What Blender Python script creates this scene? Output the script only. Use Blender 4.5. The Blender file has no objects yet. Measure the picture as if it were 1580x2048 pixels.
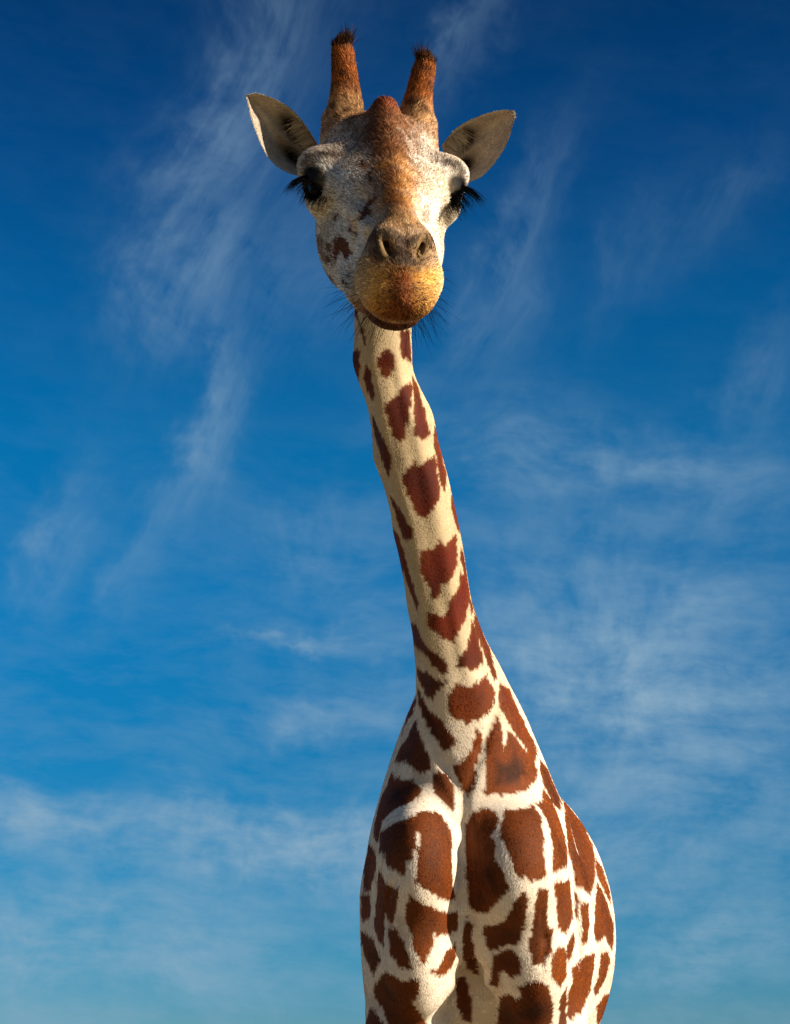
import bpy, math
import numpy as np
from mathutils import Vector, Matrix
rng = np.random.default_rng(7)
S = bpy.context.scene
COL = S.collection

# ------------------------------------------------------------------ camera
PITCH = math.radians(16.2)
CAM = np.array([0.0, 0.0, 1.6])
FPX = 4000.0                       # focal length in pixels of a 1580 x 2048 frame
R_ = np.array([1.0, 0, 0])
U_ = np.array([0, -math.sin(PITCH), math.cos(PITCH)])
F_ = np.array([0, math.cos(PITCH), math.sin(PITCH)])
cd = bpy.data.cameras.new('camera')
cd.sensor_fit = 'VERTICAL'; cd.sensor_height = 24.0
cd.lens = FPX / 2048 * 24.0
cd.clip_end = 20000
cam = bpy.data.objects.new('camera', cd); COL.objects.link(cam)
cam.location = CAM
cam.rotation_euler = (math.pi / 2 + PITCH, 0, 0)
S.camera = cam

def at(px, py, z):
    return CAM + R_ * ((px - 790) / FPX * z) + U_ * ((1024 - py) / FPX * z) + F_ * z
def proj(P):
    d = P - CAM
    z = d @ F_
    return 790 + FPX * (d @ R_) / z, 1024 - FPX * (d @ U_) / z, z

# ------------------------------------------------------------------ sun and sky
SUN_AZ = math.radians(60)          # to the right of the line from the giraffe to the camera
SUN_EL = math.radians(20)
sun_dir = np.array([math.sin(SUN_AZ) * math.cos(SUN_EL), -math.cos(SUN_AZ) * math.cos(SUN_EL), math.sin(SUN_EL)])
sl = bpy.data.lights.new('sun', 'SUN'); sl.energy = 5.0; sl.angle = math.radians(0.5); sl.color = (1.0, 0.88, 0.70)
so = bpy.data.objects.new('sun', sl); COL.objects.link(so)
so.rotation_euler = Vector(-sun_dir).to_track_quat('-Z', 'Y').to_euler()
W = bpy.data.worlds.new('World'); S.world = W; W.use_nodes = True
nt = W.node_tree
bg = nt.nodes['Background']
def NN(kind, **kw):
    n = nt.nodes.new(kind)
    for k, v in kw.items(): setattr(n, k, v)
    return n
def LK(a, b): nt.links.new(a, b)
def M(op, a, b=None, c=None, clamp=False):
    n = NN('ShaderNodeMath', operation=op); n.use_clamp = clamp
    for i, v in enumerate((a, b, c)):
        if v is None: continue
        if isinstance(v, (int, float)): n.inputs[i].default_value = v
        else: LK(v, n.inputs[i])
    return n.outputs[0]
sky = NN('ShaderNodeTexSky', sky_type='NISHITA', sun_disc=False)
sky.sun_elevation = SUN_EL; sky.sun_rotation = math.pi - SUN_AZ
sky.altitude = 2500; sky.air_density = 1.0; sky.dust_density = 0.0; sky.ozone_density = 3.0
tc = NN('ShaderNodeTexCoord'); sp = NN('ShaderNodeSeparateXYZ'); LK(tc.outputs['Generated'], sp.inputs[0])
DEG = 180 / math.pi
el_ = M('MULTIPLY', M('ARCSINE', sp.outputs[2]), DEG)
az_ = M('MULTIPLY', M('ARCTAN2', sp.outputs[0], sp.outputs[1]), DEG)
ramp = NN('ShaderNodeValToRGB'); ramp.color_ramp.interpolation = 'LINEAR'
LK(M('DIVIDE', el_, 40.0, clamp=True), ramp.inputs[0])
stops = [(1.5, (.24, .45, .58)), (3.6, (.12, .48, .63)), (6.5, (.060, .53, .71)), (9.4, (.035, .58, .79)), (13.7, (.022, .70, .95)),
         (18.0, (.018, .74, 1.0)), (22.3, (.016, .62, .93)), (26.6, (.014, .43, .75)), (31.5, (.014, .28, .53))]
cr = ramp.color_ramp
while len(cr.elements) < len(stops): cr.elements.new(.5)
for e, (d, c) in zip(cr.elements, stops): e.position = d / 40; e.color = (*c, 1)
clear = NN('ShaderNodeMix', data_type='RGBA', blend_type='MULTIPLY'); clear.inputs[0].default_value = 1
LK(sky.outputs[0], clear.inputs[6]); LK(ramp.outputs[0], clear.inputs[7])
# cirrus: wisps combed by the wind, thicker in some parts of the sky
sv = NN('ShaderNodeCombineXYZ'); LK(az_, sv.inputs[0]); LK(el_, sv.inputs[1])
def noise(vec, scale, detail, rough, dist=0.0, w=None):
    n = NN('ShaderNodeTexNoise'); n.inputs['Scale'].default_value = scale; n.inputs['Detail'].default_value = detail
    n.inputs['Roughness'].default_value = rough; n.inputs['Distortion'].default_value = dist
    n.noise_dimensions = '2D'; LK(vec, n.inputs['Vector']); return n
sv.inputs[2].default_value = 1.0
w1 = noise(sv.outputs[0], .15, 2, .5)
def warp(src, nz, amp):
    c = NN('ShaderNodeVectorMath', operation='SUBTRACT'); LK(nz.outputs['Color'], c.inputs[0]); c.inputs[1].default_value = (.5, .5, .5)
    m = NN('ShaderNodeVectorMath', operation='MULTIPLY_ADD'); LK(c.outputs[0], m.inputs[0]); m.inputs[1].default_value = amp; LK(src, m.inputs[2])
    return m.outputs[0]
SOFT = warp(sv.outputs[0], w1, (3.4, 3.0, 0))
w2 = noise(SOFT, .75, 3, .6)
WARP = warp(SOFT, w2, (2.2, 1.6, 0))
FIB = warp(warp(sv.outputs[0], w1, (1.3, 1.1, 0)), w2, (.22, .12, 0))
def dot(vec, k):
    d = NN('ShaderNodeVectorMath', operation='DOT_PRODUCT'); LK(vec, d.inputs[0]); d.inputs[1].default_value = k
    return d.outputs['Value']
def comb(angle, along, across, detail, rough):
    ca, sa = math.cos(math.radians(angle)), math.sin(math.radians(angle))
    v = NN('ShaderNodeCombineXYZ'); LK(dot(FIB, (ca * along, sa * along, 3.7)), v.inputs[0]); LK(dot(FIB, (-sa * across, ca * across, 1.3)), v.inputs[1])
    return noise(v.outputs[0], 1.0, detail, rough).outputs['Fac']
steep = comb(61, .17, .75, 7, .66)       # wisps climbing to the upper right
level = comb(-5, .24, .70, 7, .66)       # flat bands low in the sky
BL = [  # azimuth, elevation, half length, half width, slope angle in degrees, strength, wisp kind
 (-3.4, 29.6, 2.9, 1.3, 55, .46, 0), (-5.2, 27.4, 2.6, 1.1, 70, .38, 0), (-5.6, 24.3, 3.2, 1.9, 72, .36, 0), (-6.0, 22.0, 2.2, .9, 40, .50, 0),
 (-2.4, 22.9, 2.0, 1.5, 60, .34, 0), (-5.1, 19.0, 2.4, .6, 78, .60, 0), (-6.4, 17.0, 1.9, .5, 62, .46, 0), (-10.1, 15.4, 1.6, .7, 80, .60, 0),
 (-8.0, 14.7, 1.3, .6, 80, .34, 0), (2.2, 29.7, 2.4, .6, 60, .42, 0), (3.9, 24.5, 2.5, .6, 58, .40, 0), (2.7, 22.2, 2.2, 1.0, 58, .34, 0),
 (7.4, 23.5, 2.6, .7, 50, .18, 0), (10.0, 24.8, 2.0, .6, 45, .22, 0), (4.0, 18.0, 3.0, 1.7, -20, .46, 1), (8.9, 17.0, 4.0, 1.0, -12, .46, 1), (10.8, 19.6, 1.8, .7, 55, .36, 0),
 (6.5, 11.6, 6.5, 3.4, -4, 1.15, 1), (-2.0, 12.4, 2.6, .40, -2, .60, 1), (-2.6, 10.2, 2.5, .6, 2, .50, 1), (-2.0, 6.6, 7.0, 1.2, -2, 1.2, 1),
 (-9.4, 7.1, 2.4, .6, -13, .85, 1), (-6.9, 3.9, 5.0, 1.7, -8, .8, 1), (8.8, 3.6, 2.8, .9, 20, .75, 1), (-10.6, 3.2, 2.6, 1.5, 0, .52, 1),
 (7.0, 6.5, 6.0, 2.4, 8, .5, 1), (-2.2, 15.6, 3.0, 1.2, 5, .30, 1)]
WK = [None, None]
for a0, e0, hl, hw, ang, st, kd in BL:
    if not kd: hl, hw, st = hl * 1.15, hw * 1.35, st * .80
    ca, sa = math.cos(math.radians(ang)), math.sin(math.radians(ang))
    x_ = dot(WARP, (ca / hl, sa / hl, -(ca * a0 + sa * e0) / hl)); y_ = dot(WARP, (-sa / hw, ca / hw, -(-sa * a0 + ca * e0) / hw))
    g = M('POWER', .333, M('MULTIPLY_ADD', x_, x_, M('MULTIPLY', y_, y_)))
    WK[kd] = M('MULTIPLY', g, st) if WK[kd] is None else M('MULTIPLY_ADD', g, st, WK[kd])
wisp = [M('MULTIPLY_ADD', M('MULTIPLY_ADD', w2.outputs['Fac'], kk_, f_), 1.5, off_, clamp=True) for f_, kk_, off_ in ((steep, .55, -.74), (level, .75, -.90))]
tot = M('ADD', M('MULTIPLY', WK[0], M('MULTIPLY_ADD', wisp[0], .85, .08)), M('MULTIPLY', WK[1], M('MULTIPLY_ADD', wisp[1], .75, .17)))
# a thin general veil, denser towards the horizon
lowf = M('SUBTRACT', 1.0, M('DIVIDE', el_, 20.0, clamp=True))
veil = M('MULTIPLY', M('MULTIPLY_ADD', M('SUBTRACT', level, .38), 2.0, 0.0, clamp=True), M('MULTIPLY_ADD', lowf, .44, .03))
dens = M('ADD', tot, veil, clamp=True)
mixc = NN('ShaderNodeMix', data_type='RGBA'); LK(M('MULTIPLY', dens, .92, clamp=True), mixc.inputs[0])
LK(clear.outputs[2], mixc.inputs[6]); mixc.inputs[7].default_value = (2.5, 4.0, 5.3, 1)
LK(mixc.outputs[2], bg.inputs[0]); bg.inputs[1].default_value = 0.05
W.cycles.sampling_method = 'MANUAL'; W.cycles.sample_map_resolution = 256
S.view_settings.view_transform = 'Standard'; S.view_settings.look = 'None'
S.view_settings.exposure = 1.06; S.view_settings.gamma = 1.0
S.view_settings.use_curve_mapping = False

# ------------------------------------------------------------------ helpers
def nrm(v):
    return v / (np.linalg.norm(v, axis=-1, keepdims=True) + 1e-12)
def smin(a, b, k):
    h = np.clip(0.5 + 0.5 * (b - a) / k, 0, 1)
    return b + (a - b) * h - k * h * (1 - h)
def smax(a, b, k):
    return -smin(-a, -b, k)
def ell(p, c, r):
    q = p - np.asarray(c, float)
    r = np.asarray(r, float)
    k0 = np.linalg.norm(q / r, axis=1); k1 = np.linalg.norm(q / (r * r), axis=1) + 1e-9
    return k0 * (k0 - 1.0) / k1
def rcone(p, a, b, ra, rb):
    a = np.asarray(a, float); b = np.asarray(b, float)
    ab = b - a
    h = np.clip(((p - a) @ ab) / (ab @ ab), 0, 1)
    return np.linalg.norm(p - a - h[:, None] * ab, axis=1) - (ra + (rb - ra) * h)
def sstep(a, b, x):
    t = np.clip((x - a) / (b - a), 0, 1)
    return t * t * (3 - 2 * t)
def catmull(xs, ys, x):
    """smooth interpolation of table ys (n, k) at sorted xs"""
    xs = np.asarray(xs, float); ys = np.asarray(ys, float)
    m = np.gradient(ys, xs, axis=0)
    i = np.clip(np.searchsorted(xs, x) - 1, 0, len(xs) - 2)
    h = (xs[i + 1] - xs[i]); t = ((x - xs[i]) / h)
    if ys.ndim > 1: h = h[:, None]; t = t[:, None]
    return ((2 * t**3 - 3 * t**2 + 1) * ys[i] + (t**3 - 2 * t**2 + t) * h * m[i]
            + (-2 * t**3 + 3 * t**2) * ys[i + 1] + (t**3 - t**2) * h * m[i + 1])

# ------------------------------------------------------------------ giraffe: skeleton measures
# head frame: x to the photo's right, n towards the muzzle, t out of the forehead
HEAD0 = at(765, 388, 3.58)
def head_frame(phi, yaw, roll):
    s = nrm(HEAD0 - CAM)
    right = nrm(R_ - s * (R_ @ s)); dn = np.cross(s, right)
    if dn[2] > 0: dn = -dn
    cr, sr = math.cos(roll), math.sin(roll)
    right, dn = right * cr + dn * sr, dn * cr - right * sr
    tow = -s
    cy, sy = math.cos(yaw), math.sin(yaw)
    tow, right = tow * cy + right * sy, right * cy - tow * sy
    N = math.cos(phi) * dn + math.sin(phi) * tow
    T = -math.sin(phi) * dn + math.cos(phi) * tow
    return np.stack([right, N, T])
HF = head_frame(math.radians(74), math.radians(6.2), math.radians(3.4))
def to_head(P): return (P - HEAD0) @ HF.T
def from_head(q): return HEAD0 + np.asarray(q, float) @ HF

# neck and chest tube: image row, left and right outline, depth of the axis, front and back thickness
NECK = np.array([
 (300, 715, 812, 3.15, .060, .070), (450, 712, 815, 3.18, .065, .080), (620, 709, 822, 3.22, .070, .090),
 (680, 708, 823, 3.25, .072, .095), (710, 705, 824, 3.27, .074, .10), (745, 714, 826, 3.30, .075, .105),
 (800, 733, 846, 3.34, .078, .11), (850, 742, 868, 3.39, .080, .12), (900, 745, 878, 3.44, .082, .125),
 (950, 763, 892, 3.49, .083, .13), (1000, 778, 904, 3.54, .084, .14), (1050, 785, 915, 3.60, .086, .15),
 (1100, 797, 925, 3.66, .088, .16), (1150, 807, 933, 3.72, .092, .17), (1200, 813, 941, 3.78, .096, .18),
 (1250, 823, 953, 3.84, .102, .19), (1300, 828, 970, 3.91, .112, .21), (1350, 831, 993, 3.98, .13, .23),
 (1400, 829, 1020, 4.06, .155, .26), (1450, 812, 1047, 4.13, .185, .29), (1500, 792, 1072, 4.20, .215, .32),
 (1590, 760, 1112, 4.29, .25, .36), (1640, 745, 1133, 4.32, .265, .38), (1700, 733, 1150, 4.35, .28, .38),
 (1760, 731, 1163, 4.37, .28, .38), (1850, 731, 1170, 4.39, .26, .38), (1930, 738, 1168, 4.42, .20, .34),
 (1985, 747, 1160, 4.45, .10, .22)], float)
NECK[:, 3] = 3.85 + (NECK[:, 3] - 3.15) * .30
NECK[:, 4:] *= (1 - .24 * sstep(1100, 1500, NECK[:, 0]))[:, None]
_y = np.linspace(NECK[0, 0], NECK[-1, 0], 150)
_tab = catmull(NECK[:, 0], NECK[:, 1:], _y)
_cx = (_tab[:, 0] + _tab[:, 1]) / 2
# the axis runs smoothly, the outlines wander about it
_cxs = np.convolve(np.pad(_cx, 10, mode='edge'), np.ones(21) / 21, 'valid')
TC = np.stack([at(a, b, c) for a, b, c in zip(_cxs, _y, _tab[:, 2])])
TW_L = (_cxs - _tab[:, 0]) / FPX * _tab[:, 2]
TW_R = (_tab[:, 1] - _cxs) / FPX * _tab[:, 2]
TT = nrm(np.gradient(TC, axis=0))
TL = nrm(R_ - TT * (TT @ R_)[:, None])
TV = np.cross(TT, TL); TV *= -np.sign((TV @ F_))[:, None]
TPAR = np.stack([TW_L, TW_R, _tab[:, 3], _tab[:, 4], _y], 1)

_STEP = np.linalg.norm(np.gradient(TC, axis=0), axis=1)
_ALL = np.concatenate([TC, TT, TL, TV, TPAR], 1)
def tube_coords(P):
    d = P - CAM
    z = np.maximum(d @ F_, .3)
    u = (1024 - FPX * (d @ U_) / z - _y[0]) / (_y[1] - _y[0])
    n = len(TC) - 1
    for _ in range(4):
        u = np.clip(u, 0, n)
        i = np.minimum(u.astype(int), n - 1); w = (u - i)[:, None]
        C = TC[i] * (1 - w) + TC[i + 1] * w; T = TT[i] * (1 - w) + TT[i + 1] * w
        a = ((P - C) * T).sum(1)
        u = u + .8 * a / _STEP[i]
    u = np.clip(u, 0, n)
    i = np.minimum(u.astype(int), n - 1); w = (u - i)[:, None]
    A = _ALL[i] * (1 - w) + _ALL[i + 1] * w
    C, T, L, V, par = A[:, :3], A[:, 3:6], A[:, 6:9], A[:, 9:12], A[:, 12:]
    d = P - C
    return (d * L).sum(1), (d * V).sum(1), (d * T).sum(1), par, T

def sdf_tube(P):
    l, v, a, par, T = tube_coords(P)
    y = par[:, 4]
    rl = np.where(l < 0, par[:, 0], par[:, 1]); rv = np.where(v > 0, par[:, 2], par[:, 3])
    p = 2.25
    q = (np.abs(l / rl) ** p + np.abs(v / rv) ** p) ** (1 / p)
    rm = np.minimum(rl, rv)
    f = (q - 1) * rm * 0.9
    f = np.sqrt(np.maximum(f, 0) ** 2 + np.maximum(np.abs(a) - 0.012, 0) ** 2) + np.minimum(f, 0)
    # gullet, the cords beside it and the hollows between
    m = sstep(640, 760, y) * (1 - sstep(1300, 1450, y)) * sstep(0, .02, v)
    s = l / rl
    wob = 0.06 * np.sin(y / 61.0)
    g = (0.0030 * np.exp(-((s + .46 + wob) / .16) ** 2) - 0.0050 * np.exp(-((s + .76 + wob) / .15) ** 2)
         + 0.0025 * np.exp(-((s - .52 + wob) / .2) ** 2) - 0.0020 * np.exp(-((s - .16 - wob) / .20) ** 2)
         - 0.002 * np.exp(-((s - .82) / .12) ** 2) + .0008 * np.sin(y / 23.0 + 4 * s))
    return f - .8 * m * g

# head profile: n, half width, top, bottom
HEADP = np.array([
 (-.27, .058, .00, -.09), (-.20, .082, .055, -.11), (-.12, .100, .088, -.135), (-.04, .110, .088, -.145),
 (.04, .104, .080, -.148), (.12, .088, .068, -.144), (.20, .069, .056, -.138), (.28, .055, .048, -.122),
 (.33, .049, .044, -.105), (.375, .045, .030, -.10), (.405, .030, -.01, -.08)], float)

def sdf_head(P):
    q = to_head(P)
    x, n, t = q[:, 0], q[:, 1], q[:, 2]
    ax = np.abs(x)
    qs = np.stack([ax, n, t], 1)
    nc = np.clip(n, HEADP[0, 0], HEADP[-1, 0])
    par = catmull(HEADP[:, 0], HEADP[:, 1:], nc)
    hw, top, bot = par.T
    tc = top * 0.35 + bot * 0.65
    rv = np.where(t > tc, top - tc, tc - bot)
    pw = np.where(t > tc, 1.9, 2.3)
    qq = (np.abs(ax / hw) ** pw + np.abs((t - tc) / rv) ** pw) ** (1 / pw)
    f = (qq - 1) * np.minimum(hw, rv) * .9
    dn = np.abs(n - nc)
    f = np.sqrt(np.maximum(f, 0) ** 2 + dn ** 2) + np.minimum(f, 0)
    # tent-shaped forehead with its middle knob
    f = smin(f, ell(qs, (0, -.090, .062), (.084, .110, .056)), .03)
    f = smin(f, rcone(qs, (0, -.080, .139), (0, .02, .092), .013, .016), .056)
    f = smin(f, rcone(qs, (0, .02, .092), (0, .22, .052), .016, .015), .040)
    f = smin(f, ell(qs, (0, .03, .038), (.100, .15, .042)), .04)
    # horn bases
    f = smin(f, rcone(qs, (.060, -.110, .030), (.072, -.148, .088), .050, .034), .032)
    # brow and eye bulge
    f = smin(f, ell(qs, (.107, -.021, .037), (.046, .056, .034)), .024)
    f = smin(f, ell(qs, (.106, .020, .000), (.034, .048, .042)), .028)
    # cheeks and jaw
    f = smin(f, ell(qs, (.057, .050, -.085), (.044, .120, .070)), .032)
    # crest of the cheek running to the nostril
    f = smin(f, rcone(qs, (.074, .080, .018), (.046, .270, .016), .010, .008), .026)
    # nasal ridge
    f = smin(f, rcone(qs, (.0, -.02, .060), (.0, .30, .032), .030, .022), .03)
    # muzzle, nostril cushions
    f = smin(f, ell(qs, (0, .345, -.042), (.073, .060, .064)), .022)
    f = smin(f, ell(qs, (.0, .380, -.055), (.055, .036, .046)), .02)
    f = smin(f, ell(qs, (.0255, .342, .012), (.0255, .044, .030)), .024)
    # lower lip and chin
    f = smin(f, ell(qs, (.028, .21, -.100), (.048, .12, .034)), .03)
    f = smin(f, ell(qs, (0, .312, -.109), (.046, .058, .028)), .004)
    # nostrils: slanting comma slits
    c = np.stack([ax - .0265, n - .380, t - .022], 1)
    ca, sa = math.cos(math.radians(28)), math.sin(math.radians(28))
    u = c[:, 0] * ca - c[:, 2] * sa; w = c[:, 0] * sa + c[:, 2] * ca
    slit = ell(np.stack([u, c[:, 1], w], 1), (0.001, 0, 0), (.0042, .032, .0150))
    f = smax(f, -slit, .009)
    # eye sockets
    e = qs - np.array(EYE)
    eo = nrm(np.array([.80, .52, .28])); ea = nrm(np.array([-.50, .85, -.16])); ea = nrm(ea - eo * (ea @ eo)); eb = np.cross(eo, ea)
    el = np.stack([e @ eo, e @ ea, e @ eb], 1)
    f = smax(f, -ell(el, (.022, 0, -.006), (.030, .033, .0175)), .008)
    # upper lid half closed over the eye
    lid = np.maximum(np.linalg.norm(el - np.array([-.006, 0, 0]), axis=1) - .0305, .004 - el[:, 2] + .25 * np.maximum(el[:, 1], 0))
    f = smin(f, lid, .006)
    return f
EYE = (.114, .030, .016)

# trunk behind the chest
def wv(px, py, z): return at(px, py, z)
TR0 = at(985, 1868, 4.75)
TR1 = at(1005, 1835, 5.35)
BODY_AX = nrm(np.array([0.14, 1.0, 0.0])); BODY_SD = nrm(np.cross(BODY_AX, [0, 0, 1.0]))
BF = np.stack([BODY_SD, BODY_AX, np.array([0, 0, 1.0])])
LEGS = []
def leg_chain(sh, r0, x, hind=False):
    top = np.array(sh)
    if not hind:
        el = top + np.array([x * .2, .02, -.28]); kn = np.array([el[0] + x * .1, el[1] - .02, .72]); fe = np.array([kn[0], kn[1] + .02, .18]); ho = np.array([kn[0], kn[1] - .03, .06])
        return [(top, el, r0, r0 * .80), (el, kn, r0 * .80, .055), (kn, kn + [0, 0, -.06], .058, .054), (kn + [0, 0, -.06], fe, .043, .040), (fe, ho, .046, .052)]
    st = top + np.array([0, -.08, -.34]); hk = np.array([top[0], top[1] + .15, .76]); fe = np.array([hk[0], hk[1] - .05, .18]); ho = np.array([hk[0], hk[1] - .10, .06])
    return [(top, st, r0, r0 * .7), (st, hk, r0 * .7, .05), (hk, fe, .047, .040), (fe, ho, .046, .052)]
SH_L, SH_R = at(824, 1800, 4.22), at(1078, 1800, 4.22)
HIP_L, HIP_R = TR1 + BF[0] * -.15 + [0, .10, -.04], TR1 + BF[0] * .15 + [0, .10, -.04]
for sh, x in ((SH_L, -.04), (SH_R, .04)): LEGS += leg_chain(sh, .095, x)
for sh in (HIP_L, HIP_R): LEGS += leg_chain(sh, .125, 0, True)
HOOVES = [LEGS[4][1], LEGS[9][1], LEGS[13][1], LEGS[17][1]]

def uni(f, P, c, rad, fn, k, cut=False):
    """blend one piece in, only where it can matter"""
    d = P - c
    i = np.nonzero((d * d).sum(1) < (rad + .11) ** 2)[0]
    if len(i): f[i] = (smax(f[i], -fn(P[i]), k) if cut else smin(f[i], fn(P[i]), k))
    return f
def uni_cone(f, P, a, b, ra, rb, k, cut=False):
    a = np.asarray(a, float); b = np.asarray(b, float)
    return uni(f, P, (a + b) / 2, np.linalg.norm(a - b) / 2 + max(ra, rb), lambda q: rcone(q, a, b, ra, rb), k, cut)
def sdf_body(P, f):
    E = lambda o, c, r: (lambda p: ell((p - o) @ BF.T, c, r))
    f = uni(f, P, TR0, .64, E(TR0, (0, 0, 0), (.29, .62, .39)), .018)
    f = uni(f, P, TR1, .40, E(TR1, (0, 0, .02), (.235, .36, .35)), .10)
    f = uni(f, P, TR0 + np.array([0, -.42, .29]), .30, E(TR0, (0, -.42, .29), (.11, .28, .23)), .08)
    for a, b, ra, rb in LEGS:
        f = uni_cone(f, P, a, b, ra, rb, .05 if ra > .07 else .02)
    CF = np.stack([R_, U_, F_])
    # muscle masses of the breast
    for c, r in (((838, 1722, 4.065), (.084, .138, .155)), ((1030, 1728, 4.075), (.098, .145, .155)),
                 ((836, 1872, 4.085), (.080, .165, .135)), ((1062, 1890, 4.12), (.090, .150, .12))):
        o = at(*c)
        f = uni(f, P, o, max(r), (lambda p, o=o, r=r: ell((p - o) @ CF.T, (0, 0, 0), r)), .042)
    # V where the neck leaves the shoulders
    for a, b in (((842, 1385, 3.975), (925, 1600, 3.945)), ((1000, 1400, 3.985), (930, 1600, 3.945))):
        f = uni_cone(f, P, at(*a), at(*b), .008, .012, .045, True)
    # cleft between the two sides of the breast
    for pts in ([(936, 1850, 3.985, .010), (940, 1905, 4.01, .022), (941, 1960, 4.03, .036), (941, 2120, 4.05, .044)],
                [(941, 1925, 4.08, .030), (942, 1980, 4.11, .046), (943, 2120, 4.13, .052)]):
        for a, b in zip(pts[:-1], pts[1:]):
            f = uni_cone(f, P, at(*a[:3]), at(*b[:3]), a[3], b[3], .012, True)
    return f

HB = (from_head((0, .06, -.01)), .42)
def sdf(P):
    P = np.asarray(P, float)
    f = np.full(len(P), .5)
    d = P - CAM; z = d @ F_
    row = 1024 - FPX * (d @ U_) / np.maximum(z, .3)
    cl = np.abs((d @ R_) - .12) < .45
    i = np.nonzero((row > 230) & (row < 2120) & (z > 3.55) & (z < 4.75) & cl)[0]
    if len(i): f[i] = sdf_tube(P[i])
    i = np.nonzero(((P - HB[0]) ** 2).sum(1) < HB[1] ** 2)[0]
    if len(i): f[i] = smin(f[i], sdf_head(P[i]), .045)
    i = np.nonzero(P[:, 2] < 2.75)[0]
    if len(i): f[i] = sdf_body(P[i], f[i])
    return f

# creases: found on the finished surface along the lines where they run, then cut in
sdf_smooth = sdf
def skin_depth(px, py, z0=3.1, z1=4.9):
    z = np.linspace(z0, z1, 361)
    f = sdf_smooth(np.array([at(px, py, q) for q in z]))
    i = np.nonzero(f < 0)[0]
    if not len(i): return None
    i = max(i[0], 1)
    return z[i - 1] + (z[i] - z[i - 1]) * f[i - 1] / (f[i - 1] - f[i] + 1e-9)
CREASE = []
for pts_, r_, k_ in (([(1118, 1572), (1130, 1620), (1143, 1690), (1153, 1770), (1160, 1850), (1163, 1930)], .012, .010),
                     ([(735, 395), (722, 430), (714, 458), (712, 480)], .0035, .006), ([(812, 385), (824, 415), (836, 448)], .0030, .006),
                     ([(716, 470), (707, 500), (701, 540), (698, 570)], .0030, .006), ([(862, 500), (866, 520), (862, 540)], .002, .005),
                     ([(722, 508), (738, 522), (756, 525)], .0028, .005), ([(835, 520), (850, 512), (862, 505)], .0022, .005),
                     ([(838, 1385), (860, 1450), (890, 1530), (922, 1590)], .004, .02), ([(1000, 1395), (985, 1440), (962, 1500), (932, 1585)], .003, .02),
                                          ([(790, 1760), (775, 1800), (770, 1850)], .004, .012), ([(1085, 1830), (1092, 1880), (1085, 1930)], .004, .012), ([(927, 1592), (928, 1650), (928, 1700), (930, 1750), (931, 1800), (934, 1840), (938, 1875)], .011, .014)):
    q_ = []
    for x_, y_ in pts_:
        d_ = skin_depth(x_, y_)
        if d_ is not None: q_.append(at(x_, y_, d_))
    for j_, (a_, b_) in enumerate(zip(q_[:-1], q_[1:])):
        if np.linalg.norm(a_ - b_) < .12: CREASE.append((a_, b_, r_ * (.5 if j_ == 0 else 1), r_ * (.5 if j_ == len(q_) - 2 else 1), k_))
def sdf(P):
    f = sdf_smooth(P)
    for a, b, ra, rb, k in CREASE: f = uni_cone2(f, P, a, b, ra, rb, k)
    return f
def uni_cone2(f, P, a, b, ra, rb, k):
    d = P - (a + b) / 2
    i = np.nonzero((d * d).sum(1) < (np.linalg.norm(a - b) / 2 + .03) ** 2)[0]
    if len(i): f[i] = smax(f[i], -rcone(P[i], a, b, ra, rb), k)
    return f

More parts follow.
